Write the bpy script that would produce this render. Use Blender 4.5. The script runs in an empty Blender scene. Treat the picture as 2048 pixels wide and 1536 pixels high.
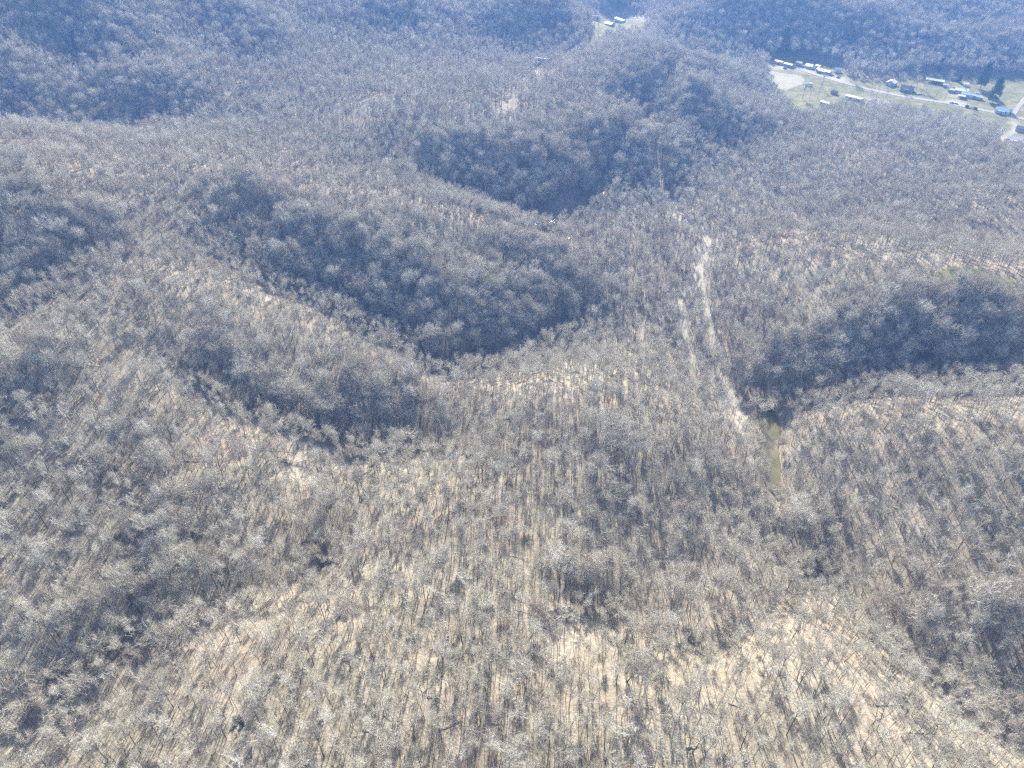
import bpy, bmesh, math, random
import numpy as np
from mathutils import Vector, Matrix
R = math.radians
SC = bpy.context.scene
COL = SC.collection
random.seed(7)
rng = np.random.default_rng(11)

# ------------------------------------------------------------------ camera, sky, sun, exposure
CAM_Z, PITCH, FOC = 250.0, R(39.0), 1428.0       # metres, radians below the horizon, focal length in photo pixels
cam_d = bpy.data.cameras.new('camera'); cam = bpy.data.objects.new('camera', cam_d); COL.objects.link(cam)
cam.location = (0, 0, CAM_Z); cam.rotation_euler = (math.pi / 2 - PITCH, 0, 0)
cam_d.sensor_width = 36; cam_d.lens = 36 * FOC / 2048; cam_d.clip_start = 1; cam_d.clip_end = 20000
SC.camera = cam
SUN_EL, SUN_AZ = R(27.0), R(3.0)                # azimuth from +Y (straight ahead), positive to the right
world = bpy.data.worlds.new('World'); SC.world = world; world.use_nodes = True
wn = world.node_tree.nodes; wl = world.node_tree.links
sky = wn.new('ShaderNodeTexSky'); sky.sky_type = 'NISHITA'; sky.sun_disc = False
sky.sun_elevation = SUN_EL; sky.sun_rotation = SUN_AZ; sky.dust_density = 3.0; sky.ozone_density = .4
wl.new(sky.outputs[0], wn['Background'].inputs[0]); wn['Background'].inputs[1].default_value = 0.07
sun_d = bpy.data.lights.new('sun', 'SUN'); sun = bpy.data.objects.new('sun', sun_d); COL.objects.link(sun)
sun_d.energy = 5.0; sun_d.angle = R(0.5); sun_d.color = (1.0, 0.93, 0.82)
sdir = Vector((math.sin(SUN_AZ) * math.cos(SUN_EL), math.cos(SUN_AZ) * math.cos(SUN_EL), math.sin(SUN_EL)))
sun.rotation_euler = (-sdir).to_track_quat('-Z', 'Y').to_euler(); sun.location = (0, 300, 600)
SC.view_settings.view_transform = 'Standard'; SC.view_settings.look = 'None'
SC.view_settings.exposure = 1.80; SC.view_settings.gamma = 1.0
SC.cycles.max_bounces = 5; SC.cycles.diffuse_bounces = 2; SC.cycles.transparent_max_bounces = 4
SC.cycles.volume_bounces = 1
SC.cycles.use_denoising = False

# ------------------------------------------------------------------ camera geometry (for laying out the land)
cp, sp = math.cos(PITCH), math.sin(PITCH)
def ray(u, v):
    a = (np.asarray(u, float) - 1024) / FOC; b = (768 - np.asarray(v, float)) / FOC
    return a, cp + b * sp, -sp + b * cp
def at_height(u, v, z):
    dx, dy, dz = ray(u, v); t = (z - CAM_Z) / dz
    return float(dx * t), float(dy * t)
def project(x, y, z):
    dz = z - CAM_Z
    depth = y * cp - dz * sp
    up = y * sp + dz * cp
    dd = np.maximum(depth, 1e-3)
    return 1024 + FOC * x / dd, 768 - FOC * up / dd, depth

# ------------------------------------------------------------------ terrain
CAN = 15.0                                       # height of the leafless canopy
G = [ # ground seen at a photo point, with its height
 (800,540,33.0),(950,560,27),(950,640,19),(1050,590,19),(700,500,36.5),(600,490,41.0),
 (1024,1536,62.0),(600,1536,58.0),(200,1536,50.0),(0,1500,48.0),(1024,1300,57.0),(800,1350,58.0),(500,1350,54.0),(300,1400,47.0),(1300,1350,55.0),
 (1400,1480,58.0),(1700,1500,53.0),(1600,1350,48.8),(1024,1150,52.0),(900,1200,52.0),(1000,1000,47.0),(850,1050,46.0),(1150,900,43.0),(1000,880,38.0),
 (1230,1180,43.8),(1400,1280,44.0),(1500,1230,34.1),(1400,1000,30.8),(1300,900,38.0),(1250,800,33.0),(1400,880,27.0),(1480,1000,19.2),(1450,1100,30.0),
 (640,1120,36.0),(620,1000,36.7),(520,1150,41.0),(380,1190,44.0),(200,1260,46.5),(60,1340,47.5),(0,1250,50.0),(650,920,29.6),(750,1000,40.0),
 (780,1120,45.0),(300,1000,48.5),(500,1000,44.5),(560,900,38.3),(150,1100,49.0),(100,900,53.0),(100,700,65.0),(300,800,52.0),(250,650,60.0),
 (400,830,44.0),(650,850,25.0),(540,820,35.3),(460,760,38.0),(750,850,18.5),(700,760,26.5),(780,740,24.0),(850,830,15.5),(600,690,34.0),(850,760,22.0),
 (50,570,66.0),(50,455,79.0),(0,400,86.0),(300,450,66.0),(250,550,64.0),(450,500,47.0),(150,350,86.0),(600,560,32.0),(760,650,17.0),(930,740,9.8),
 (1030,700,8.5),(1100,660,8.0),(1160,600,9.2),(700,560,25.0),(850,600,23.0),(800,470,37.0),(950,500,28.5),(1050,520,24.0),(650,430,46.0),
 (500,420,53.0),(1100,570,15.0),(1110,450,7.0),(1040,452,12.6),(1200,370,10.5),(1300,240,8.0),(1400,130,5.0),(1000,418,10.4),(1010,380,18.7),
 (900,380,20.0),(900,300,36.0),(1000,300,35.8),(1000,205,46.0),(900,210,48.0),(800,215,52.0),(730,215,55.0),(600,250,50.0),(500,130,61.0),
 (400,60,79.0),(700,60,62.0),(900,60,46.0),(900,130,40.0),(950,160,35.0),(1090,60,40.3),(1080,128,24.0),(1230,32,9.0),(1180,60,6.1),(300,265,43.0),
 (150,265,50.0),(0,250,58.0),(150,120,75.0),(150,0,112.0),(300,150,69.0),(0,100,94.0),(400,250,48.0),(500,250,48.0),(1150,330,30.0),(1230,260,36.0),
 (1150,220,42.0),(1250,560,8.5),(1300,640,8.0),(1390,520,9.0),(1400,600,8.5),(1300,450,8.0),(1300,350,8.0),(1450,300,8.0),(1500,200,6.0),
 (1450,400,9.0),(1600,230,6.0),(1440,780,9.0),(1420,680,9.0),(1350,760,14.0),(1540,900,11.7),(1545,860,13.6),(1560,980,12.5),(1600,1050,14.4),
 (1500,830,8.1),(1480,760,7.5),(1560,790,9.0),(1640,800,16.9),(1700,755,16.0),(1900,755,26.4),(2040,740,34.0),(1600,700,22.0),(1700,640,33.0),
 (1850,660,37.0),(2000,650,43.3),(1500,620,16.3),(1560,560,26.0),(1650,560,35.6),(1700,522,42.0),(1950,562,51.7),(1850,545,48.0),(2048,600,52.1),
 (1560,482,24.0),(1620,500,33.0),(1480,470,13.0),(1700,450,20.0),(1850,470,26.0),(2000,500,32.0),(1600,420,16.0),(1750,350,22.0),(1900,380,28.0),
 (2048,400,38.0),(1600,330,18.0),(1750,270,23.0),(1900,310,26.0),(1850,900,38.6),(1700,900,27.1),(1650,860,22.6),(1850,1000,35.2),(1950,1100,37.0),
 (2048,950,49.6),(1700,1000,23.7),(1750,1100,24.7),(1640,1130,15.2),(1750,1225,23.5),(1850,1310,27.7),(2048,1390,30.0),(2048,1220,40.0),
 (1900,1200,34.0),(1640,920,20.8),(1640,1000,18.1),(1230,1210,41.2),(1565,128,4.0),(1550,160,4.0),(1680,165,3.0),(1760,190,3.0),(1900,205,3.0),
 (2048,250,3.0),(1860,160,4.0),(1950,165,4.0),(2040,175,4.0),(2030,285,4.0),(1650,210,4.0),(1720,205,3.0),(1950,240,4.0),(1800,220,3.5),(1580,95,8.4),
 (1700,115,7.0),(1850,135,7.0),(2040,138,6.0),(1450,60,20.4),(1500,20,39.8),(1600,40,31.4),(1600,0,48.0),(1750,40,36.0),(1750,0,46.0),(1900,60,26.0),
 (1900,0,44.0),(2048,0,40.0),(2040,90,22.0),(1350,20,30.0),(1450,0,45.8),(1100,0,63.5),(800,0,74.0),(500,0,92.0),(1250,0,22.0),
]
T = [ # canopy top seen at a photo point, with the height of the ground under it
 (1150,722,43.0),(1050,735,41.5),(960,775,33.0),(900,870,23.4),(1250,725,39.5),(1330,760,29.5),(600,592,35.0),(680,640,30.5),(760,690,25.0),
 (850,725,20.0),(450,555,50.0),(800,350,41.0),(650,335,50.0),(920,385,35.0),(1040,430,31.0),(1120,480,22.0),(1165,545,11.8),(500,325,61.0),
 (280,288,72.0),(130,265,78.0),(0,235,84.0),(1300,72,46.0),(1180,90,40.0),(1420,100,30.0),(1080,150,44.0),(1230,140,36.5),(1350,150,36.0),
 (1700,232,17.0),(1850,235,20.0),(1960,290,25.0),(1600,260,9.0),(2048,340,29.0),(1590,795,17.7),(1700,785,27.2),(1850,785,38.3),(2048,798,51.8),
 (1590,1185,36.0),(1680,1225,39.9),(1760,1285,42.4),(1860,1370,45.3),(1960,1470,50.8),(650,1140,47.0),(560,1170,47.0),(420,1220,46.0),(250,1280,46.0),
]
W = [(x, y, z) for x, y, z in [ # far and outlying land
 (-300,0,70),(300,0,58),(0,-150,70),(-300,-200,80),(300,-200,70),(-520,240,90),(-700,500,120),(640,420,60),(820,620,50),(950,760,30),
 (-850,900,130),(-600,1150,110),(-250,1300,90),(120,1420,70),(400,1380,90),(620,1350,80),(880,1200,70),(1100,1000,90),(0,1700,110),(700,1750,120),(-700,1700,140),(1350,1200,90),(1300,600,60),
 (-1000,250,120),(1000,150,80)]]
pts = [(*at_height(u, v, z), z) for u, v, z in G] + [(*at_height(u, v, z + CAN), z) for u, v, z in T] + W
P = np.array(pts, float)
CMQ = 20.0
def _phi(d2): return np.sqrt(d2 + CMQ * CMQ)
D2 = ((P[:, None, :2] - P[None, :, :2]) ** 2).sum(-1)
A = -_phi(D2); n = len(P)
M = np.zeros((n + 1, n + 1)); M[:n, :n] = A + np.eye(n) * 2.5; M[:n, n] = 1; M[n, :n] = 1
rhs = np.concatenate([P[:, 2], [0]])
wts = np.linalg.solve(M, rhs)

def hash2(ix, iy, s):
    h = (ix.astype(np.int64) * 374761393 + iy.astype(np.int64) * 668265263 + s * 974711) & 0x7fffffff
    h = ((h ^ (h >> 13)) * 1274126177) & 0x7fffffff
    return ((h ^ (h >> 16)) & 0xffff) / 65535.0
def vnoise(x, y, s=0):
    x = np.asarray(x, float); y = np.asarray(y, float)
    ix = np.floor(x); iy = np.floor(y); fx = x - ix; fy = y - iy
    fx = fx * fx * (3 - 2 * fx); fy = fy * fy * (3 - 2 * fy)
    a = hash2(ix, iy, s); b = hash2(ix + 1, iy, s); c = hash2(ix, iy + 1, s); d = hash2(ix + 1, iy + 1, s)
    return (a * (1 - fx) + b * fx) * (1 - fy) + (c * (1 - fx) + d * fx) * fy
def fbm(x, y, s=0, o=4):
    t = 0; a = .5
    for k in range(o):
        t = t + a * (vnoise(x * 2 ** k, y * 2 ** k, s + k * 17) - .5); a *= .5
    return t

def axis(lo, hi, step, far, grow=1.18):
    a = list(np.arange(lo, hi + .1, step)); d = step; p = a[-1]
    while p < far[1]: d *= grow; p += d; a.append(p)
    d = step; p = a[0]; b = []
    while p > far[0]: d *= grow; p -= d; b.append(p)
    return np.array(b[::-1] + a)
GX = axis(-760, 860, 3.8, (-6000, 6000)); GY = axis(20, 1250, 3.8, (-4000, 7000))
XX, YY = np.meshgrid(GX, GY)
def raw_height(x, y):
    sh = x.shape; q = np.stack([x.ravel(), y.ravel()], -1); out = np.empty(len(q))
    for i in range(0, len(q), 8192):
        c = q[i:i + 8192]
        out[i:i + 8192] = -(_phi(((c[:, None] - P[None, :, :2]) ** 2).sum(-1))) @ wts[:n] + wts[n]
    return out.reshape(sh)
ZZ = raw_height(XX, YY)
dout = np.maximum(np.maximum(-1000 - XX, XX - 1200), np.maximum(-200 - YY, YY - 1500))
far = np.clip(dout / 500, 0, 1); far = far * far * (3 - 2 * far)
ZZ = ZZ * (1 - far) + far * (70 + 170 * fbm(XX / 420, YY / 420, 3) + 0.012 * np.maximum(dout, 0))
ZZ = np.maximum(ZZ, 2.0)
rough = np.clip((ZZ - 9) / 14, 0, 1)
ZZ += rough * (5.5 * fbm(XX / 60, YY / 60, 21) + 1.6 * fbm(XX / 14, YY / 14, 5, 2)) + 0.5 * fbm(XX / 9, YY / 9, 9, 2)
def height(x, y):
    x = np.asarray(x, float); y = np.asarray(y, float)
    i = np.clip(np.searchsorted(GX, x) - 1, 0, len(GX) - 2); j = np.clip(np.searchsorted(GY, y) - 1, 0, len(GY) - 2)
    fx = (x - GX[i]) / (GX[i + 1] - GX[i]); fy = (y - GY[j]) / (GY[j + 1] - GY[j])
    return (ZZ[j, i] * (1 - fx) + ZZ[j, i + 1] * fx) * (1 - fy) + (ZZ[j + 1, i] * (1 - fx) + ZZ[j + 1, i + 1] * fx) * fy
def hit(u, v):
    """first point of the land along the sight line of a photo point"""
    dx, dy, dz = ray(u, v); t = np.arange(40, 2000, 1.0)
    d = (CAM_Z + dz * t) - height(dx * t, dy * t)
    k = np.argmax(d < 0)
    if d[k] >= 0: k = len(t) - 1
    a, b = t[max(k - 1, 0)], t[k]
    for _ in range(14):
        m = .5 * (a + b)
        if CAM_Z + dz * m - height(dx * m, dy * m) < 0: b = m
        else: a = m
    return float(dx * b), float(dy * b)
def seg_dist(x, y, line):
    best = np.full(np.shape(x), 1e9)
    for (x0, y0), (x1, y1) in zip(line[:-1], line[1:]):
        ex, ey = x1 - x0, y1 - y0; L = ex * ex + ey * ey + 1e-9
        t = np.clip(((x - x0) * ex + (y - y0) * ey) / L, 0, 1)
        best = np.minimum(best, np.hypot(x - x0 - t * ex, y - y0 - t * ey))
    return best
def in_poly(x, y, poly):
    x = np.asarray(x); c = np.zeros(x.shape, bool); k = len(poly)
    for i in range(k):
        x0, y0 = poly[i]; x1, y1 = poly[(i + 1) % k]
        if y0 == y1: continue
        c ^= ((y0 > y) != (y1 > y)) & (x < (x1 - x0) * (y - y0) / (y1 - y0) + x0)
    return c
def smooth_line(pts, step=4.0):
    """Catmull-Rom through world points"""
    p = [np.array(q, float) for q in pts]; p = [2 * p[0] - p[1]] + p + [2 * p[-1] - p[-2]]; out = []
    for i in range(1, len(p) - 2):
        m = max(2, int(np.linalg.norm(p[i + 1] - p[i]) / step))
        for k in range(m):
            t = k / m
            out.append(.5 * ((2 * p[i]) + (-p[i - 1] + p[i + 1]) * t + (2 * p[i - 1] - 5 * p[i] + 4 * p[i + 1] - p[i + 2]) * t * t + (-p[i - 1] + 3 * p[i] - 3 * p[i + 1] + p[i + 2]) * t ** 3))
    out.append(p[-2]); return [tuple(q) for q in out]
def line_uv(uv, z=None, step=4.0):
    return smooth_line([hit(u, v) if z is None else at_height(u, v, z) for u, v in uv], step)

# lines and patches of the valley
GRAVEL = line_uv([(1538, 905), (1545, 950), (1556, 985), (1575, 1020), (1600, 1060)], 4)
ROAD = line_uv([(1500, 112), (1545, 126), (1610, 143), (1680, 164), (1760, 184), (1830, 197), (1900, 208), (1980, 224), (2060, 242), (2120, 256)], 3.5)
ROAD_FAR = line_uv([(1150, 2), (1200, 18), (1245, 34), (1290, 50)], 9)
ROAD_SIDE = line_uv([(2022, 236), (2048, 200), (2080, 170)], 3.5)
DRIVE = line_uv([(2026, 236), (2032, 256), (2015, 270), (1995, 280)], 3.5)
CREEK = line_uv([(1562, 990), (1548, 960), (1540, 930), (1540, 895), (1546, 860), (1538, 825), (1510, 780)])
BEND = smooth_line([at_height(u, v, 8) for u, v in [(880, 748), (935, 738), (1020, 714), (1080, 684), (1125, 655)]], 4)
CREEK_UP = smooth_line([at_height(u, v, 8) for u, v in [(1140, 478), (1100, 462), (1066, 456), (1060, 448), (1110, 440), (1160, 422), (1200, 385), (1240, 335)]] + [at_height(u, v, 13) for u, v in [(1300, 245), (1350, 180)]] + [at_height(1400, 132, 6)])
TRACK_A = line_uv([(1355, 590), (1362, 640), (1372, 690), (1400, 745), (1440, 800), (1465, 850), (1480, 890), (1500, 960)], 4)
TRACK_B = line_uv([(1425, 470), (1420, 495), (1392, 530), (1398, 580), (1408, 640), (1425, 700), (1450, 760), (1468, 820), (1478, 870)], 4)
RIDGE_TRACK = line_uv([(1560, 486), (1640, 505), (1720, 524), (1800, 538), (1880, 552), (1960, 564), (2060, 600)], 4)
SPUR_TRACK = line_uv([(1000, 236), (960, 250), (1090, 248)], 4)
LOG_ROAD = line_uv([(655, 920), (640, 960), (628, 1010), (615, 1060)], 4)
VTRACK = line_uv([(1450, 225), (1420, 262), (1385, 285), (1335, 300), (1318, 320), (1312, 350), (1330, 400), (1370, 450), (1420, 480)], 4)
FIELDS = [[hit(u, v) for u, v in q] for q in [
   [(1535, 128), (1690, 150), (1760, 160), (1800, 150), (1860, 146), (1930, 150), (2100, 152), (2110, 320), (1990, 305), (1995, 270), (1900, 246), (1800, 226), (1752, 224), (1700, 224), (1640, 232), (1590, 242), (1565, 205), (1528, 172)],
   [(1540, 118), (1560, 108), (1600, 112), (1680, 130), (1690, 152), (1540, 130)],
   [(1185, 60), (1195, 10), (1240, 15), (1300, 50), (1270, 72), (1220, 80), (1185, 105), (1165, 95)],
   [(1665, 105), (1690, 86), (1720, 90), (1700, 110)],
   [(1850, 540), (1960, 538), (2070, 578), (2070, 640), (1960, 614), (1870, 588)]]]
SAND = [hit(u, v) for u, v in [(1538, 142), (1600, 150), (1612, 166), (1570, 180), (1545, 172)]]
OPEN = [[hit(u, v) for u, v in q] for q in [
   [(1378, 520), (1415, 490), (1425, 500), (1398, 565), (1385, 568)],
   [(985, 215), (1030, 215), (1060, 242), (985, 245)], [(690, 205), (790, 200), (790, 222), (690, 226)],
   [(1064, 168), (1088, 160), (1088, 138), (1068, 138)], [(1088, 26), (1104, 26), (1102, 100), (1082, 100)],
   [(1310, 300), (1320, 300), (1322, 350), (1308, 350)]]]

# gullies cut into the slopes
GULLIES = [(line_uv(q), dp, w) for q, dp, w in [
   ([(800, 880), (700, 905), (652, 930), (642, 1010), (632, 1090), (560, 1160), (430, 1190), (330, 1205), (200, 1275), (60, 1400), (-40, 1450)], 4.5, 11),
   ([(1600, 1065), (1625, 1130), (1680, 1190), (1760, 1255), (1860, 1335), (1960, 1415), (2070, 1490)], 6, 10), ([(1100, 1185), (1230, 1205), (1380, 1292), (1450, 1265), (1560, 1200), (1620, 1135)], 3.6, 8),
   ([(880, 862), (760, 868), (640, 856), (520, 806), (430, 742)], 5.5, 10), ([(260, 900), (320, 990), (335, 1060), (310, 1140), (330, 1205)], 3.5, 8), ([(-20, 620), (60, 575), (130, 520), (210, 480)], 6, 12),
   ([(-30, 820), (40, 800), (110, 760)], 5, 10), ([(1500, 790), (1640, 790), (1760, 740), (1900, 740), (2040, 720)], 3, 10), ([(1000, 1010), (940, 1090), (900, 1180), (880, 1290)], 2.2, 7), ([(1230, 900), (1210, 1000), (1180, 1110)], 2, 7), ([(1180, 395), (1240, 325), (1300, 245), (1350, 180), (1400, 132)], 6, 16), ([(560, 560), (680, 600), (800, 660), (900, 735)], 3, 10)]]
DG = np.full(XX.shape, 1e9); CUT = np.zeros(XX.shape)
for q, dp, w in GULLIES:
    d_ = seg_dist(XX + 5 * fbm(XX / 22, YY / 22, 15), YY + 5 * fbm(XX / 22, YY / 22, 16), q); CUT = np.maximum(CUT, dp * np.exp(-np.abs(d_ / w) ** 1.4)); DG = np.minimum(DG, d_)
ZZ -= np.minimum(CUT, np.maximum(ZZ - 6, 0))
# creek beds cut into the land; the water follows the valley floor
def nearest(x, y, line):
    best = np.full(x.shape, 1e9); k = np.zeros(x.shape, int)
    for i, (a_, b_) in enumerate(line):
        d_ = (x - a_) ** 2 + (y - b_) ** 2; m_ = d_ < best; best[m_] = d_[m_]; k[m_] = i
    return np.sqrt(best), k
LEVEL = {}
for nm, ln, w in (('CREEK', CREEK, 9.0), ('BEND', BEND, 8.0), ('CREEK_UP', CREEK_UP, 9.0)):
    p_ = np.array(ln); h_ = height(p_[:, 0], p_[:, 1]); ker = np.ones(15) / 15
    h_ = np.convolve(np.pad(h_, 7, 'edge'), ker, 'valid') - 1.6; LEVEL[nm] = h_
    m_ = (XX > p_[:, 0].min() - 40) & (XX < p_[:, 0].max() + 40) & (YY > p_[:, 1].min() - 40) & (YY < p_[:, 1].max() + 40)
    d_, k_ = nearest(XX[m_], YY[m_], ln); d_ = d_ + 7 * fbm(XX[m_] / 11, YY[m_] / 11, 55, 3); t_ = np.clip(1.5 - d_ / w, 0, 1); bed = h_[k_] - .9
    ZZ[m_] = ZZ[m_] * (1 - t_) + np.minimum(ZZ[m_], bed) * t_
for ln, w in ((ROAD, 5), (ROAD_FAR, 6), (ROAD_SIDE, 4)):
    d = seg_dist(XX, YY, ln); k = np.clip(1.6 - d / (w * 1.6), 0, 1)
    ZZ = ZZ * (1 - k * .7) + k * .7 * 4.0 if ln is not ROAD_FAR else ZZ

# ------------------------------------------------------------------ materials
def mat(name, col, rough=.8, noise=None, metal=0.0):
    """plain surface with a procedural two-tone break-up: noise = (scale, other colour, bump)"""
    m = bpy.data.materials.new(name); m.use_nodes = True; nt = m.node_tree; b = nt.nodes['Principled BSDF']
    b.inputs['Roughness'].default_value = rough; b.inputs['Metallic'].default_value = metal
    b.inputs['Specular IOR Level'].default_value = .25
    b.inputs['Base Color'].default_value = (*col, 1)
    if noise:
        tc = nt.nodes.new('ShaderNodeTexCoord'); no = nt.nodes.new('ShaderNodeTexNoise'); no.inputs['Scale'].default_value = noise[0]
        no.inputs['Detail'].default_value = 5
        mx = nt.nodes.new('ShaderNodeMix'); mx.data_type = 'RGBA'; mx.inputs[6].default_value = (*col, 1); mx.inputs[7].default_value = (*noise[1], 1)
        rp = nt.nodes.new('ShaderNodeValToRGB'); rp.color_ramp.elements[0].position = .4; rp.color_ramp.elements[1].position = .62
        nt.links.new(tc.outputs['Object'], no.inputs['Vector']); nt.links.new(no.outputs[0], rp.inputs[0])
        nt.links.new(rp.outputs[0], mx.inputs[0]); nt.links.new(mx.outputs[2], b.inputs['Base Color'])
    return m
def bark(name, c1, c2, rnd=0.0): return mat(name, c1, .9, (3.0, c2))
def tree_bark(name, stops):
    """bark whose colour differs from tree to tree"""
    m = mat(name, stops[0][1], .9); nt = m.node_tree; oi = nt.nodes.new('ShaderNodeObjectInfo'); r = nt.nodes.new('ShaderNodeValToRGB'); e = r.color_ramp.elements
    while len(e) < len(stops): e.new(.5)
    for k, (p, c) in enumerate(stops): e[k].position = p; e[k].color = (*c, 1)
    tc = nt.nodes.new('ShaderNodeTexCoord'); no = nt.nodes.new('ShaderNodeTexNoise'); no.inputs['Scale'].default_value = 2.5; mx = nt.nodes.new('ShaderNodeMix'); mx.data_type = 'RGBA'; mx.blend_type = 'MULTIPLY'
    mr = nt.nodes.new('ShaderNodeMapRange'); mr.inputs[3].default_value = .72; mr.inputs[4].default_value = 1.22
    nt.links.new(tc.outputs['Object'], no.inputs['Vector']); nt.links.new(no.outputs[0], mr.inputs[0]); mx.inputs[0].default_value = 1
    nt.links.new(oi.outputs['Random'], r.inputs[0]); nt.links.new(r.outputs[0], mx.inputs[6]); nt.links.new(mr.outputs[0], mx.inputs[7]); nt.links.new(mx.outputs[2], nt.nodes['Principled BSDF'].inputs['Base Color']); return m
M_TRUNK = tree_bark('tree_bark', [(0, (.11, .09, .07)), (.5, (.17, .15, .125)), (.86, (.24, .215, .185)), (.95, (.46, .44, .40))])
M_TWIG = tree_bark('twig_bark', [(0, (.38, .345, .275)), (.22, (.46, .43, .355)), (.55, (.53, .505, .42)), (.85, (.58, .56, .48)), (1, (.66, .645, .57))])
M_TWIG_RED = bark('reddish_twig_bark', (.43, .375, .31), (.51, .455, .385), .2)
M_DEAD = bark('weathered_dead_wood', (.50, .47, .42), (.36, .33, .29))
M_LOG = bark('fallen_log_bark', (.27, .24, .205), (.38, .35, .31))
M_BRUSH = bark('brush_twigs', (.16, .145, .11), (.24, .215, .17), .3)
M_PINE = mat('pine_needles', (.06, .10, .045), .7, (1.2, (.13, .165, .06)))
M_PINE2 = mat('dark_conifer_needles', (.03, .06, .035), .7, (1.2, (.06, .09, .045)))

def ground_material():
    m = bpy.data.materials.new('hill_ground'); m.use_nodes = True; nt = m.node_tree; N = nt.nodes; L = nt.links; b = N['Principled BSDF']
    b.inputs['Roughness'].default_value = .95; b.inputs['Specular IOR Level'].default_value = .1
    geo = N.new('ShaderNodeNewGeometry')
    def noise(scale, detail=4, rough=.55):
        t = N.new('ShaderNodeTexNoise'); t.inputs['Scale'].default_value = scale; t.inputs['Detail'].default_value = detail
        t.inputs['Roughness'].default_value = rough; L.new(geo.outputs['Position'], t.inputs['Vector']); return t.outputs[0]
    def ramp(src, stops):
        r = N.new('ShaderNodeValToRGB'); e = r.color_ramp.elements
        while len(e) < len(stops): e.new(.5)
        for k, (p, c) in enumerate(stops): e[k].position = p; e[k].color = (*c, 1)
        L.new(src, r.inputs[0]); return r.outputs[0]
    def mix(fac, a, c):
        x = N.new('ShaderNodeMix'); x.data_type = 'RGBA'; L.new(fac, x.inputs[0]); L.new(a, x.inputs[6]); L.new(c, x.inputs[7]); return x.outputs[2]
    def attr(nm):
        a = N.new('ShaderNodeAttribute'); a.attribute_name = nm; return a.outputs['Fac']
    litter = ramp(noise(.9, 8, .75), [(.30, (.14, .125, .10)), (.46, (.255, .238, .19)), (.60, (.345, .327, .268)), (.78, (.44, .418, .35))])
    patch = ramp(noise(.035, 5), [(.40, (.80, .76, .70)), (.60, (1.06, 1.02, .98))])
    mul = N.new('ShaderNodeMix'); mul.data_type = 'RGBA'; mul.blend_type = 'MULTIPLY'; mul.inputs[0].default_value = 1
    L.new(litter, mul.inputs[6]); L.new(patch, mul.inputs[7])
    red = ramp(noise(.35, 6, .7), [(.35, (.20, .15, .115)), (.65, (.31, .25, .195))])
    redm = ramp(noise(.022, 4), [(.52, (0, 0, 0)), (.68, (.7, .7, .7))])
    c = mix(redm, mul.outputs[2], red)
    grass = ramp(noise(.12, 7, .7), [(.3, (.085, .10, .04)), (.5, (.15, .15, .065)), (.68, (.255, .225, .13))])
    c = mix(attr('grass'), c, grass)
    dirt = ramp(noise(.5, 6, .7), [(.3, (.30, .28, .23)), (.65, (.45, .425, .36))])
    c = mix(attr('dirt'), c, dirt)
    mud = ramp(noise(.4, 5, .7), [(.35, (.17, .13, .085)), (.65, (.34, .27, .18))])
    c = mix(attr('mud'), c, mud)
    L.new(c, b.inputs['Base Color'])
    bp = N.new('ShaderNodeBump'); bp.inputs['Strength'].default_value = .7; bp.inputs['Distance'].default_value = .6
    L.new(noise(1.1, 6, .7), bp.inputs['Height']); L.new(bp.outputs[0], b.inputs['Normal'])
    return m

def tag(o, label=None, cat=None, group=None, kind=None):
    if label: o['label'] = label
    if cat: o['category'] = cat
    if group: o['group'] = group
    if kind: o['kind'] = kind
    return o
def link(name, me, parent=None, m=None):
    o = bpy.data.objects.new(name, me); COL.objects.link(o)
    if parent is not None: o.parent = parent
    if m is not None and me is not None:
        for q in (m if isinstance(m, (list, tuple)) else [m]): me.materials.append(q)
    return o
def mesh_np(name, V, F, smooth=False):
    """V (n,3), F list of arrays of faces with equal vertex count"""
    me = bpy.data.meshes.new(name); V = np.asarray(V, np.float32)
    me.vertices.add(len(V)); me.vertices.foreach_set('co', V.ravel())
    loops = np.concatenate([f.ravel() for f in F]).astype(np.int32)
    sizes = np.concatenate([np.full(len(f), f.shape[1]) for f in F]).astype(np.int32)
    starts = np.concatenate([[0], np.cumsum(sizes)[:-1]]).astype(np.int32)
    me.loops.add(len(loops)); me.loops.foreach_set('vertex_index', loops)
    me.polygons.add(len(sizes)); me.polygons.foreach_set('loop_start', starts); me.polygons.foreach_set('loop_total', sizes)
    if smooth: me.polygons.foreach_set('use_smooth', np.ones(len(sizes), bool))
    me.update(calc_edges=True); me.validate(); return me

# ------------------------------------------------------------------ the land
ny, nx = XX.shape
idx = np.arange(nx * ny).reshape(ny, nx)
quads = np.stack([idx[:-1, :-1], idx[:-1, 1:], idx[1:, 1:], idx[1:, :-1]], -1).reshape(-1, 4)
gme = mesh_np('hills', np.stack([XX, YY, ZZ], -1).reshape(-1, 3), [quads], True)
edge = 6 * fbm(XX / 12, YY / 12, 40)
def soft(d, w, s): return np.clip((w - d - edge * .4) / s + .5, 0, 1)
grass = np.zeros(XX.shape)
for q in FIELDS: grass = np.maximum(grass, in_poly(XX + edge, YY + edge, q) * 1.0)
grass = np.maximum(grass, .8 * soft(seg_dist(XX, YY, RIDGE_TRACK), 8, 5))
dirt = np.zeros(XX.shape)
for ln, w in ((TRACK_A, 3.0), (TRACK_B, 4.0), (LOG_ROAD, 2.2), (GRAVEL, 4.5), (DRIVE, 2.5), (VTRACK, 3)): dirt = np.maximum(dirt, .6 * soft(seg_dist(XX, YY, ln), w * 1.2, 4))
for ln, w in ((ROAD, 4.5), (ROAD_FAR, 6), (DRIVE, 3)): dirt = np.maximum(dirt, .5 * soft(seg_dist(XX, YY, ln), w, 2.5))
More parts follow.
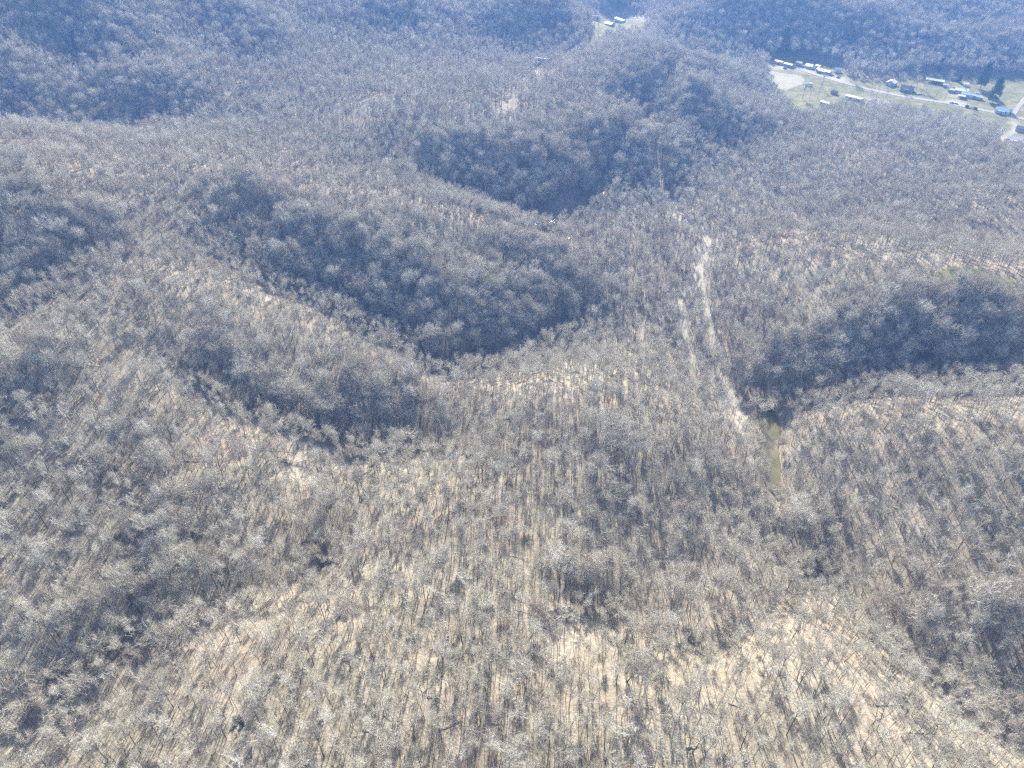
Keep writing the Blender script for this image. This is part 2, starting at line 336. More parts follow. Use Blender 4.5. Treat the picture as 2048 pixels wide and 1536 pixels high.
for q in [(1676, 158), (1612, 141), (1750, 203), (1910, 205), (1925, 190), (2020, 284), (1560, 134)]: x_, y_ = hit(*q); dirt = np.maximum(dirt, .7 * np.clip(1.4 - np.hypot(XX - x_, YY - y_) / 13 + edge * .08, 0, 1))
dirt = np.maximum(dirt, in_poly(XX + edge, YY + edge, SAND) * .6)
for q in OPEN: dirt = np.maximum(dirt, in_poly(XX + edge, YY + edge, q) * .3)
mud = np.zeros(XX.shape)
for ln in (CREEK, BEND, CREEK_UP): mud = np.maximum(mud, .85 * soft(seg_dist(XX, YY, ln), 6, 5))
for nm, a in (('grass', grass), ('dirt', dirt), ('mud', mud)):
    at = gme.attributes.new(nm, 'FLOAT', 'POINT'); at.data.foreach_set('value', a.ravel().astype(np.float32))
tag(link('hills', gme, None, ground_material()), kind='structure')

def ribbon(name, line, w, zoff=None, z=None, m=None, cross=4, wvar=0):
    p = np.array(line); t = np.gradient(p, axis=0); t /= np.linalg.norm(t, axis=1)[:, None] + 1e-9
    nrm = np.stack([-t[:, 1], t[:, 0]], -1); V = []
    tp = np.minimum(np.arange(len(p)), np.arange(len(p))[::-1]); ww = w * (np.clip(.25 + tp / 5, 0, 1) if wvar else 1) * (1 + wvar * 2 * np.array([fbm(q[0] / 14, q[1] / 14, 77) for q in p]))
    for k in range(cross + 1):
        q = p + nrm * (ww * (k / cross - .5))[:, None]
        zz = np.zeros(len(q)) + z if z is not None else height(q[:, 0], q[:, 1]) + zoff
        V.append(np.concatenate([q, zz[:, None]], 1))
    V = np.stack(V, 1); nn = len(p); ii = np.arange(nn * (cross + 1)).reshape(nn, cross + 1)
    F = np.stack([ii[:-1, :-1], ii[:-1, 1:], ii[1:, 1:], ii[1:, :-1]], -1).reshape(-1, 4)
    return tag(link(name, mesh_np(name, V.reshape(-1, 3), [F], True), None, m), kind='structure')
M_ROAD = mat('worn_asphalt', (.27, .255, .235), .9, (.4, (.21, .20, .19)))
M_WATER = mat('creek_water', (.085, .08, .032), .24, (.1, (.15, .13, .06)))
M_WATER.node_tree.nodes['Principled BSDF'].inputs['Specular IOR Level'].default_value = .28
ribbon('road', ROAD, 6.2, .25, None, M_ROAD); ribbon('road', ROAD_FAR, 7.0, .35, None, M_ROAD); ribbon('road', ROAD_SIDE, 4.5, .3, None, M_ROAD)
ribbon('creek', CREEK, 9.0, None, LEVEL['CREEK'], M_WATER, 4, .5); ribbon('creek', BEND, 5.0, None, LEVEL['BEND'], M_WATER, 4, .2); ribbon('creek', CREEK_UP, 4.5, None, LEVEL['CREEK_UP'], M_WATER, 4, .2)

# ------------------------------------------------------------------ bare trees
class Woody:
    """collects tapered limbs and twig blades; builds them as one mesh each"""
    def __init__(s, seed): s.r = np.random.default_rng(seed); s.V = []; s.F = {3: [], 4: []}; s.n = 0
    def tube(s, pts, rad, sides):
        pts = np.asarray(pts, float); k = len(pts); t = np.gradient(pts, axis=0); t /= np.linalg.norm(t, axis=1)[:, None] + 1e-9
        ref = np.array([0., 0, 1]) if abs(t[0, 2]) < .8 else np.array([1., 0, 0])
        a = np.cross(t, ref); a /= np.linalg.norm(a, axis=1)[:, None] + 1e-9; b = np.cross(t, a)
        ang = np.linspace(0, 2 * np.pi, sides, endpoint=False)
        V = pts[:, None] + np.asarray(rad)[:, None, None] * (np.cos(ang)[None, :, None] * a[:, None] + np.sin(ang)[None, :, None] * b[:, None])
        ii = s.n + np.arange(k * sides).reshape(k, sides); jj = np.roll(ii, -1, 1)
        s.F[4].append(np.stack([ii[:-1], jj[:-1], jj[1:], ii[1:]], -1).reshape(-1, 4)); s.V.append(V.reshape(-1, 3)); s.n += k * sides
    def blade(s, p, d, L, w):
        """many tapering twigs at once: p (m,3), d (m,3) unit, L (m,), w (m,)"""
        m = len(p); x = np.cross(d, s.r.normal(size=(m, 3))); x /= np.linalg.norm(x, axis=1)[:, None] + 1e-9
        bend = np.zeros((m, 3)); bend[:, 2] = .12 * L; bend += s.r.normal(size=(m, 3)) * (.1 * L)[:, None]
        mid = p + d * (L * .55)[:, None]; tip = p + d * L[:, None] + bend
        V = np.stack([p - x * w[:, None] / 2, p + x * w[:, None] / 2, mid + x * w[:, None] * .38, mid - x * w[:, None] * .38, tip], 1)
        o = s.n + np.arange(m)[:, None] * 5
        s.F[4].append(o + np.array([[0, 1, 2, 3]])); s.F[3].append(o + np.array([[3, 2, 4]])); s.V.append(V.reshape(-1, 3)); s.n += m * 5
    def mesh(s, name, smooth=True):
        F = [np.concatenate(s.F[k]) for k in (3, 4) if s.F[k]]
        return mesh_np(name, np.concatenate(s.V), F, smooth)
def unit(v): return v / (np.linalg.norm(v) + 1e-9)
def wander(r, p, d, L, k, curl, lift):
    pts = [np.array(p, float)]; d = unit(np.array(d, float))
    for _ in range(k):
        d = unit(d + r.normal(size=3) * curl + np.array([0, 0, lift])); pts.append(pts[-1] + d * L / k)
    return np.array(pts)
def bare_tree(seed, H, first, spread, trunk_r, leaders, n_br, n_sub, n_tw, tw_len=1.1, tw_w=.021, crown_up=.35):
    """trunk mesh and crown mesh of one leafless tree; the crown is limbs, branches and twigs"""
    trunk_r = trunk_r * .84; wt = Woody(seed); wc = Woody(seed + 500); r = wt.r
    hf = H * first
    tr = wander(r, (0, 0, -.8), (r.normal() * .05, r.normal() * .05, 1), hf + .8, 6, .022, .05)
    wt.tube(tr, np.linspace(trunk_r * 1.15, trunk_r * .68, 7), 6)
    top = tr[-1]; az0 = r.uniform(0, 6.28); limbs = []
    for k in range(leaders):
        az = az0 + 6.283 * k / leaders + r.normal() * .3
        ti = spread * (r.uniform(.35, .8) if leaders > 1 else .06)
        d = (math.sin(ti) * math.cos(az), math.sin(ti) * math.sin(az), math.cos(ti))
        L = (H - hf) * r.uniform(.8, 1.0)
        q = wander(r, top, d, L, 6, .055, .09); rad = np.linspace(trunk_r * (.62 if leaders > 1 else .68), .03, 7)
        (wt if leaders == 1 else wt).tube(q, rad, 5); limbs.append((q, L))
    for q, L in limbs:
        for b in range(n_br):
            f = r.uniform(.08, .97) if b else .99; i = min(int(f * 6), 5); p = q[i] + (q[i + 1] - q[i]) * (f * 6 - i)
            ax = unit(q[i + 1] - q[i]); az = r.uniform(0, 6.283); side = unit(np.cross(ax, [math.cos(az), math.sin(az), .2]))
            d = unit(ax * r.uniform(.25, .7) + side * spread * 1.5 + np.array([0, 0, crown_up * .6]))
            BL = L * r.uniform(.34, .58) * (1.15 - .55 * f)
            bq = wander(r, p, d, BL, 4, .14, .08); wc.tube(bq, np.linspace(.05 + .012 * BL, .02, 5), 3)
            for s_ in range(n_sub):
                g = r.uniform(.2, 1.0); j = min(int(g * 4), 3); sp_ = bq[j] + (bq[j + 1] - bq[j]) * (g * 4 - j)
                sd = unit(unit(bq[j + 1] - bq[j]) * .7 + r.normal(size=3) * .6 + np.array([0, 0, crown_up]))
                SL = r.uniform(.7, 1.5); e = sp_ + sd * SL
                wc.blade(np.array([sp_]), np.array([sd]), np.array([SL * 1.1]), np.array([tw_w * 1.5]))
                m = n_tw; fr = r.uniform(.05, 1.0, m); tp = sp_ + (e - sp_) * fr[:, None]
                td = sd * .8 + r.normal(size=(m, 3)) * .62 + np.array([0, 0, crown_up * .7]); td /= np.linalg.norm(td, axis=1)[:, None]
                wc.blade(tp, td, r.uniform(.5, 1.15, m) * tw_len, np.full(m, tw_w) * r.uniform(.7, 1.2, m))
    return wt.mesh('trunk'), wc.mesh('crown', False)

KINDS = [ # how the variant is described, shape
 ('slender bare tree with a narrow pale crown', dict(H=15, first=.62, spread=.40, trunk_r=.13, leaders=2, n_br=9, n_sub=6, n_tw=8)),
 ('bare tree forking into three ascending limbs', dict(H=16, first=.48, spread=.55, trunk_r=.17, leaders=3, n_br=8, n_sub=6, n_tw=8)),
 ('wide bare tree with a round grey head', dict(H=17, first=.42, spread=.80, trunk_r=.24, leaders=5, n_br=11, n_sub=8, n_tw=9)),
 ('thin pole of a bare tree with wispy top', dict(H=12.5, first=.72, spread=.36, trunk_r=.085, leaders=1, n_br=10, n_sub=4, n_tw=7)),
 ('tall bare tree with clear trunk and round crown', dict(H=18, first=.58, spread=.66, trunk_r=.21, leaders=4, n_br=10, n_sub=7, n_tw=9)),
 ('low bare tree with two crooked trunks', dict(H=14, first=.22, spread=.48, trunk_r=.16, leaders=2, n_br=11, n_sub=6, n_tw=7)),
 ('bare tree with dense reddish twigs', dict(H=15, first=.48, spread=.72, trunk_r=.17, leaders=4, n_br=11, n_sub=8, n_tw=9)),
 ('bare tree with sparse open twigs', dict(H=14, first=.56, spread=.50, trunk_r=.11, leaders=2, n_br=7, n_sub=5, n_tw=6)),
]
KW_RIDGE = np.array([.25, .12, .01, .31, .05, .04, .01, .21])
KW_HOLLOW = np.array([.10, .14, .22, .05, .24, .07, .12, .06])
TREE_ME = []
for k, (_, a) in enumerate(KINDS):
    t_, c_ = bare_tree(100 + k, **a); t_.materials.append(M_TRUNK); c_.materials.append(M_TWIG_RED if k == 6 else M_TWIG); TREE_ME.append((t_, c_))

# where the forest stands
def forest_points():
    """jittered rows whose spacing grows slowly with distance from the viewer's hill"""
    S = 2.8
    xs = np.arange(-800, 900, S); ys = np.arange(40, 1260, S)
    X, Y = np.meshgrid(xs, ys); X = X + rng.uniform(-.62, .62, X.shape) * S; Y = Y + rng.uniform(-.62, .62, Y.shape) * S
    X = X.ravel(); Y = Y.ravel(); Z = height(X, Y)
    u, v, d = project(X, Y, Z + 8)
    keep = (d > 20) & (u > -160) & (u < 2210) & (v > -120) & (v < 1700)
    dens = .62 + .65 * fbm(X / 45, Y / 45, 61) + .5 * fbm(X / 12, Y / 12, 62)
    keep &= rng.random(len(X)) < np.clip(dens + .08, .22, .97)
    for q in FIELDS: keep &= ~in_poly(X, Y, q)
    for q in OPEN: keep &= ~(in_poly(X, Y, q) & (rng.random(len(X)) < .94))
    keep &= ~in_poly(X, Y, SAND)
    keep &= seg_dist(X, Y, [hit(1230, 40), hit(1192, 64), hit(1082, 152), hit(1000, 216)]) > 5
    for ln, w in ((ROAD, 7), (ROAD_FAR, 9), (ROAD_SIDE, 6), (CREEK, 3.8), (BEND, 3.8), (CREEK_UP[4:24], 11), (CREEK_UP[22:], 3), (TRACK_A, 1.6), (TRACK_B, 1.9), (RIDGE_TRACK, 6), (LOG_ROAD, 2), (DRIVE, 5), (VTRACK, 3)):
        keep &= seg_dist(X, Y, ln) > w
    return X[keep], Y[keep], Z[keep]
FX, FY, FZ = forest_points(); NT = len(FX)
e_ = 4.0
SX = (height(FX + e_, FY) - height(FX - e_, FY)) / (2 * e_); SY = (height(FX, FY + e_) - height(FX, FY - e_)) / (2 * e_)
GD = np.full(NT, 1e9)
for q, _, _ in GULLIES: GD = np.minimum(GD, seg_dist(FX, FY, q))
HOL = np.clip((SY - .10) / .28 + .9 * fbm(FX / 40, FY / 40, 33) + .25 * (FZ < 26) + .8 * np.exp(-(GD / 11) ** 2), 0, 1)        # shaded hollows grow fuller, bigger trees
kind = np.where(rng.random(NT) < HOL, rng.choice(8, NT, p=KW_HOLLOW / KW_HOLLOW.sum()), rng.choice(8, NT, p=KW_RIDGE / KW_RIDGE.sum()))
scale = rng.uniform(.60, .95, NT) * (1 + .36 * HOL) * (1 + .3 * fbm(FX / 60, FY / 60, 90))
lean = np.clip(.16 * np.hypot(SX, SY), 0, .12); az_ = np.arctan2(-SY, -SX)           # trees lean downhill a little
lx = lean * np.cos(az_) + rng.normal(0, .045, NT); ly = lean * np.sin(az_) + rng.normal(0, .045, NT)
ROT = np.stack([-ly, lx, rng.uniform(0, 6.283, NT)], -1)
u, v, dep = project(FX, FY, FZ + 8)
inside = (u > -10) & (u < 2058) & (v > 0) & (v < 1560)
order = np.argsort(np.where(inside, dep / scale, 1e9))[:300]
near = np.zeros(NT, bool); near[order] = True

def pick_label(k, u_):
    return KINDS[k][0] + ', ' + ('near slope at lower left' if u_ < 683 else 'near slope at bottom centre' if u_ < 1366 else 'near slope at lower right')
protos = {}
for i in order:
    k = int(kind[i])
    if k not in protos:
        root = bpy.data.objects.new('bare_tree', None); COL.objects.link(root)
        t_ = link('trunk', TREE_ME[k][0], root); c_ = link('crown', TREE_ME[k][1], root); protos[k] = (root, t_, c_); o = root
    else:
        root, t_, c_ = protos[k]; o = root.copy(); COL.objects.link(o)
        for ch in (t_, c_):
            c = ch.copy(); COL.objects.link(c); c.parent = o
    o.location = (FX[i], FY[i], FZ[i] - .1); o.rotation_euler = ROT[i]; o.scale = (scale[i],) * 3
    lb = pick_label(k, u[i]); tag(o, lb, 'tree', lb.split(', ')[1] + ' trees: ' + KINDS[k][0])
# the rest of the forest: tens of thousands of trees as one mass, instanced on points
src = bpy.data.collections.new('forest_tree_kinds')
for k, (tm, cm) in enumerate(TREE_ME):
    bm = bmesh.new(); bm.from_mesh(tm); nf = len(bm.faces); bm.from_mesh(cm); bm.faces.ensure_lookup_table()
    for f in bm.faces[nf:]: f.material_index = 1
    me = bpy.data.meshes.new('tree_kind'); bm.to_mesh(me); bm.free(); me.materials.append(tm.materials[0]); me.materials.append(cm.materials[0])
    src.objects.link(bpy.data.objects.new('tree_kind_' + 'abcdefghij'[k], me))
def scatter(name, coll, loc, rot, sca, kin, label):
    me = bpy.data.meshes.new(name); me.vertices.add(len(loc)); me.vertices.foreach_set('co', loc.astype(np.float32).ravel())
    a = me.attributes.new('turn', 'FLOAT_VECTOR', 'POINT'); a.data.foreach_set('vector', rot.astype(np.float32).ravel())
    a = me.attributes.new('size', 'FLOAT', 'POINT'); a.data.foreach_set('value', sca.astype(np.float32))
    a = me.attributes.new('which', 'INT', 'POINT'); a.data.foreach_set('value', kin.astype(np.int32))
    o = link(name, me); ng = bpy.data.node_groups.new(name, 'GeometryNodeTree')
    ng.interface.new_socket('Geometry', in_out='INPUT', socket_type='NodeSocketGeometry'); ng.interface.new_socket('Geometry', in_out='OUTPUT', socket_type='NodeSocketGeometry')
    N = ng.nodes; L = ng.links; gi = N.new('NodeGroupInput'); go = N.new('NodeGroupOutput')
    ci = N.new('GeometryNodeCollectionInfo'); ci.inputs['Collection'].default_value = coll; ci.inputs['Separate Children'].default_value = True; ci.inputs['Reset Children'].default_value = True
    ip = N.new('GeometryNodeInstanceOnPoints'); ip.inputs['Pick Instance'].default_value = True
    def named(nm, t):
        q = N.new('GeometryNodeInputNamedAttribute'); q.data_type = t; q.inputs['Name'].default_value = nm; return q.outputs[0]
    e2r = N.new('FunctionNodeEulerToRotation')
    L.new(gi.outputs[0], ip.inputs['Points']); L.new(ci.outputs[0], ip.inputs['Instance']); L.new(named('which', 'INT'), ip.inputs['Instance Index'])
    L.new(named('turn', 'FLOAT_VECTOR'), e2r.inputs[0]); L.new(e2r.outputs[0], ip.inputs['Rotation']); L.new(named('size', 'FLOAT'), ip.inputs['Scale'])
    L.new(ip.outputs[0], go.inputs[0])
    md = o.modifiers.new(name, 'NODES'); md.node_group = ng
    return tag(o, label, 'woodland', None, 'stuff')
rest = ~near
scatter('bare_forest', src, np.stack([FX, FY, FZ - .1], -1)[rest], ROT[rest], scale[rest], kind[rest], 'leafless grey winter forest covering the hills and hollows')
print('TREES', NT)
# brush and fallen branches between the trunks
def brush_mesh(seed, H, nst, spread):
    w = Woody(seed); r = w.r
    for _ in range(nst):
        az = r.uniform(0, 6.283); ti = abs(r.normal()) * spread; d = np.array([math.sin(ti) * math.cos(az), math.sin(ti) * math.sin(az), math.cos(ti)])
        b = np.array([r.normal() * .35, r.normal() * .35, -.1]); L = H * r.uniform(.5, 1); q = wander(r, b, d, L, 3, .12, .05); w.tube(q, [.022, .018, .013, .006], 3)
        m = 14; f = r.uniform(.25, 1, m); pp = q[0] + (q[-1] - q[0]) * f[:, None]; dd = d * .7 + r.normal(size=(m, 3)) * .6; dd /= np.linalg.norm(dd, axis=1)[:, None]
        w.blade(pp, dd, r.uniform(.4, 1.0, m), np.full(m, .022))
    me = w.mesh('brush_kind', False); me.materials.append(M_BRUSH); return me
def stick_mesh(seed, L, rad):
    w = Woody(seed); r = w.r; q = wander(r, (-L / 2, 0, .12), (1, r.normal() * .1, .02), L, 5, .06, 0); q[:, 2] = np.abs(q[:, 2]) * .6 + .1; w.tube(q, np.linspace(rad, rad * .4, 6), 5)
    for k in range(5):
        i = r.integers(2, 5); d = unit(np.array([r.uniform(.3, 1), r.normal(), abs(r.normal()) * .4])); w.tube(wander(r, q[i], d, L * .22, 3, .1, 0), [rad * .4, rad * .3, rad * .2, .01], 4)
    me = w.mesh('stick_kind'); me.materials.append(M_DEAD if seed % 2 else M_LOG); return me
bsrc = bpy.data.collections.new('brush_kinds')
for k in range(4): bsrc.objects.link(bpy.data.objects.new('brush_kind_' + 'abcd'[k], brush_mesh(300 + k, [2.2, 3.2, 4.5, 1.6][k], [9, 8, 6, 12][k], .45)))
for k in range(4): bsrc.objects.link(bpy.data.objects.new('stick_kind_' + 'abcd'[k], stick_mesh(400 + k, [6, 9, 4, 11][k], [.10, .13, .08, .17][k])))
nb = 60000; bx = rng.uniform(-620, 760, nb); by = rng.uniform(50, 900, nb); bz = height(bx, by); bu, bv, bd = project(bx, by, bz)
isst = rng.random(nb) < .12
cl = .5 + 1.3 * fbm(bx / 25, by / 25, 71) + .35 * (bz < 16)
ok = (bu > -80) & (bu < 2130) & (bv > -40) & (bv < 1620) & (isst | (rng.random(nb) < np.clip(cl, .03, 1)))
for q in FIELDS: ok &= ~in_poly(bx, by, q)
for ln, w_ in ((ROAD, 5), (ROAD_FAR, 6), (CREEK, 5.5), (BEND, 3.5), (CREEK_UP, 4), (TRACK_A, 2.5), (TRACK_B, 3)): ok &= seg_dist(bx, by, ln) > w_
nb = int(ok.sum()); isst = isst[ok]
scatter('undergrowth', bsrc, np.stack([bx, by, bz], -1)[ok], np.stack([rng.normal(0, .08, nb), rng.normal(0, .08, nb), rng.uniform(0, 6.283, nb)], -1), np.where(isst, rng.uniform(.5, 1.0, nb), rng.uniform(.6, 1.4, nb)), np.where(isst, rng.integers(4, 8, nb), rng.integers(0, 4, nb)), 'leafless brush and fallen branches on the forest floor')

# ------------------------------------------------------------------ fallen logs
def log_thing(a, b, rad, m, label, roots=False, limbs=0, arch=0.0, seed=0):
    (x0, y0), (x1, y1) = hit(*a), hit(*b); w = Woody(700 + seed); r = w.r; n_ = 9; t = np.linspace(0, 1, n_)
    x = x0 + (x1 - x0) * t + np.cumsum(r.normal(0, .10, n_)); y = y0 + (y1 - y0) * t + np.cumsum(r.normal(0, .10, n_))
    z = height(x, y) + rad * .75 + arch * np.sin(np.pi * t) + .25 * r.random(n_)
    z = np.maximum(z, height(x, y) + rad * .6)
    o = np.array([x[0], y[0], z[0]]); q = np.stack([x, y, z], -1) - o
    root = bpy.data.objects.new('fallen_log', None); COL.objects.link(root); root.location = o
    w.tube(q, np.linspace(rad, rad * .45, n_), 8); link('trunk', w.mesh('log_trunk'), root, m)
    if limbs:
        wb = Woody(900 + seed)
        for _ in range(limbs):
            i = r.integers(4, n_ - 1); d = unit(unit(q[-1] - q[0]) * r.uniform(.3, 1) + r.normal(size=3) * .6 + np.array([0, 0, .35])); L = r.uniform(1.5, 4)
            bq = wander(r, q[i], d, L, 4, .12, .02); wb.tube(bq, np.linspace(rad * .4, .03, 5), 5)
            dd = d + r.normal(size=(6, 3)) * .5; dd /= np.linalg.norm(dd, axis=1)[:, None]; wb.blade(bq[r.integers(1, 5, 6)], dd, r.uniform(.6, 1.4, 6), np.full(6, .05))
        link('branches', wb.mesh('log_branches'), root, m)
    if roots:
        wr = Woody(950 + seed); ax = unit(q[0] - q[1])
        for _ in range(9):
            d = unit(ax * .5 + r.normal(size=3)); wr.tube(wander(r, q[0], d, r.uniform(.6, 1.3), 3, .2, 0), [rad * .6, rad * .4, rad * .25, .03], 4)
        link('root_plate', wr.mesh('root_plate'), root, M_LOG)
    tag(root, label, 'log')
LOGS = [ # photo ends, radius, bleached?, branches, roots, arch, what and where
 ((364,923),(431,922),.28,0,0,1,0,'long dark fallen log lying level on the open leaf litter at left'),
 ((355,975),(406,976),.24,1,0,0,0,'straight pale fallen log below the long dark log at left'),
 ((427,977),(481,977),.20,0,2,0,0,'grey fallen log in line with the straight pale log at left'),
 ((484,933),(516,938),.34,1,0,1,0,'short thick bleached log with torn root end on pale leaf litter'),
 ((542,920),(616,935),.22,0,3,0,0,'dark fallen log with branches right of the short bleached log'),
 ((534,902),(592,906),.18,0,0,0,0,'thin grey log above the branched dark log, beside the hollow'),
 ((273,1037),(287,1058),.30,1,0,0,0,'stubby white broken log on the shaded left slope'),
 ((252,1152),(186,1130),.27,1,6,0,1.6,'white dead tree fallen with forked bare branches at lower left'),
 ((522,1077),(557,1084),.18,0,0,0,0,'thin dark fallen pole above the gully at lower left'),
 ((170,1170),(200,1143),.20,1,2,0,0,'small bleached branchy log beneath the white dead tree'),
 ((305,1185),(330,1210),.20,1,0,0,0,'weathered log pointing downhill near the lower left gully'),
 ((817,1280),(847,1275),.26,0,0,0,0,'short dark log on pale leaves at bottom centre left'),
 ((813,1279),(826,1297),.15,1,0,0,0,'thin white stick of a log touching the short dark log'),
 ((686,1322),(717,1314),.24,0,0,0,0,'brown fallen log on a bright leafy patch, bottom left of centre'),
 ((854,1391),(885,1406),.20,1,0,0,0,'bright bleached log slanting down to the right, bottom centre'),
 ((725,1461),(760,1475),.18,1,1,0,0,'pale log near the bottom edge left of centre'),
 ((766,1429),(811,1459),.19,0,2,0,0,'long slanting grey log with side branches near the bottom edge'),
 ((702,1476),(727,1472),.18,0,0,0,0,'small dark log just above the bottom edge'),
 ((879,1460),(922,1442),.20,0,0,0,0,'dark log rising to the right near the bottom edge'),
 ((979,1447),(1003,1447),.20,1,0,0,0,'level bleached log near the bottom edge, centre'),
 ((1000,1179),(1082,1220),.22,1,3,0,0,'long pale fallen tree slanting across the central slope'),
 ((1062,1242),(1108,1264),.20,1,0,0,0,'pale log below the long pale fallen tree on the central slope'),
 ((1079,1252),(1020,1287),.20,0,3,0,2.2,'dark arched fallen tree on the central slope'),
 ((1113,1326),(1139,1331),.20,0,1,0,0,'small dark log beneath the dark arched tree'),
 ((1284,1258),(1296,1325),.28,1,1,0,0,'white log pointing downhill beside an added dark thicket'),
 ((1374,1497),(1401,1495),.26,0,0,0,0,'short thick log at the bottom edge, right of centre'),
 ((1457,1406),(1486,1419),.22,0,0,0,0,'grey log slanting down right on the lower right spur'),
 ((1258,1399),(1308,1416),.18,1,5,0,.6,'fallen tree with a spray of pale branches, lower right of centre'),
 ((1751,1411),(1782,1410),.26,0,0,0,0,'brown level log on the bright lower right slope'),
 ((1830,1468),(1870,1465),.20,0,2,0,0,'grey log with twigs close to the bottom right corner'),
 ((1786,942),(1818,929),.24,0,2,0,.6,'arching grey log on the right hand slope'),
 ((1829,923),(1850,929),.24,0,0,0,0,'short dark log on the right hand slope'),
 ((1572,886),(1522,868),.28,0,5,1,.5,'dark fallen tree lying across the creek pool'),
 ((735,775),(795,798),.36,0,1,1,0,'big grey log slanting down right on the middle spur'),
 ((810,815),(882,787),.36,1,1,0,0,'big pale log rising to the right on the middle spur'),
 ((1005,838),(1060,836),.22,0,0,0,0,'level dark log on the central spur'),
 ((1092,866),(1122,882),.26,0,0,0,0,'dark log slanting down right on the central spur'),
 ((1500,905),(1528,890),.22,1,4,0,.4,'drift of pale branches piled on the creek bank'),
 ((1830,488),(1842,470),.17,1,4,0,1.0,'white leaning dead tree above the grassy ridge track'),
]
for i, (a, b, rad, pale, limbs, roots, arch, lab) in enumerate(LOGS): log_thing(a, b, rad * .82, M_DEAD if pale else M_LOG, lab, roots, limbs, arch, i)

# ------------------------------------------------------------------ evergreens, and shrubs added as patches of shade
def leafy(seed, pts, n_, size, squash=1.0):
    """small leaf-sized blades spread through clumps given as (centre, radius)"""
    r = np.random.default_rng(seed); C = np.array([c for c, _ in pts]); Rr = np.array([q for _, q in pts]); pk = r.choice(len(C), n_, p=Rr ** 2 / (Rr ** 2).sum())
    d = r.normal(size=(n_, 3)); d /= np.linalg.norm(d, axis=1)[:, None]; rad = r.random(n_) ** .45
    p = C[pk] + d * (Rr[pk] * rad)[:, None] * np.array([1, 1, squash]); a = d + r.normal(size=(n_, 3)) * .7; a /= np.linalg.norm(a, axis=1)[:, None]
    b = np.cross(a, r.normal(size=(n_, 3))); b /= np.linalg.norm(b, axis=1)[:, None]; L = size * r.uniform(.6, 1.3, n_)[:, None]
    V = np.stack([p - b * L * .25, p + a * L * .5 + b * L * .28, p + a * L, p + a * L * .5 - b * L * .28], 1).reshape(-1, 3)
    return V, np.arange(n_ * 4).reshape(-1, 4)
def pine(seed, H, W_, m, label, at, name='pine_tree', base=.25):
    r = np.random.default_rng(seed); w = Woody(seed); root = bpy.data.objects.new(name, None); COL.objects.link(root)
    w.tube(wander(r, (0, 0, -.5), (0, 0, 1), H * .95, 6, .02, 0), np.linspace(H * .018, .05, 7), 7); cl_ = []
    for k in range(int(H * 4)):
        f = r.uniform(base, 1); az = r.uniform(0, 6.283); rr = W_ / 2 * (1.02 - f) ** .55 * r.uniform(.35, 1.0)
        c = np.array([math.cos(az) * rr, math.sin(az) * rr, f * H + r.normal() * .3]); cl_.append((c, W_ * .12 * r.uniform(.7, 1.3)))
        w.tube(np.array([[0, 0, f * H - .4], c * [.5, .5, 1], c]), [.07, .05, .02], 4)
    V, F = leafy(seed, cl_, int(H * 420), .85, .7)
    link('trunk', w.mesh('pine_trunk'), root, M_TRUNK); link('crown', mesh_np('pine_crown', V, [F]), root, m)
    x, y = hit(*at); root.location = (x, y, float(height(x, y))); tag(root, label, 'tree'); return root
pine(31, 29, 14, M_PINE, 'tall blue green pine behind the red and white trailer', (1565, 106), base=.12)
pine(32, 27, 15, M_PINE, 'broad pine at the far edge of the yard, upper of two', (1960, 178), base=.15)
pine(33, 26, 15, M_PINE, 'broad pine shading the roadside house, lower of two', (1984, 206), base=.12)
pine(34, 7, 4, M_PINE2, 'small dark cedar behind the cluttered white roofed sheds', (1918, 164), 'cedar_tree', .05)
pine(35, 15, 7, M_PINE2, 'yellow green cedar on the hillside behind the white roofed barn', (1855, 108), 'cedar_tree', .1)
pine(36, 14, 7, M_PINE, 'olive pine in the brushy slope above the parked trailers', (1785, 122), base=.1)
pine(37, 13, 6, M_PINE, 'olive pine on the slope above the dark house', (1800, 112), base=.1)
pine(38, 14, 7, M_PINE, 'pale green pine near the top right corner of the woods', (2010, 22), base=.1)
pine(39, 15, 7, M_PINE, 'green pine high on the far dark ridge, centre right', (1600, 24), base=.1)
pine(40, 13, 6, M_PINE2, 'dark cedar at the foot of the far ridge by the barn', (1878, 142), 'cedar_tree', .05)
pine(41, 12, 6, M_PINE, 'lone pine at the wood edge above the long trailer', (1700, 118), base=.1)
def thicket(seed, at, w_, h_, label):  # shrubs added as stand-ins for dark, shaded smudges on the slopes
    r = np.random.default_rng(seed); x, y = hit(*at); root = bpy.data.objects.new('shade_shrub', None); COL.objects.link(root); root.location = (x, y, float(height(x, y)))
    cl_ = [(np.array([r.normal() * w_ * .42, r.normal() * w_ * .42, h_ * r.uniform(.1, .7)]), h_ * r.uniform(.14, .34)) for _ in range(18)]
    V, F = leafy(seed, cl_, 900, .32, .8); w = Woody(seed)
    for c, _ in cl_: w.tube(np.array([[c[0] * .2, c[1] * .2, -.2], c * .6, c]), [.06, .05, .03], 4)
    link('foliage', mesh_np('shrub_foliage', V, [F]), root, M_SHRUB); link('stem', w.mesh('shrub_stem'), root, M_LOG); tag(root, label, 'shrub')
M_SHRUB = mat('hedge_and_shade_leaves', (.02, .028, .022), .6, (1.5, (.045, .055, .035)))  # near-black leaves of the hedges and of the shrubs added as shade
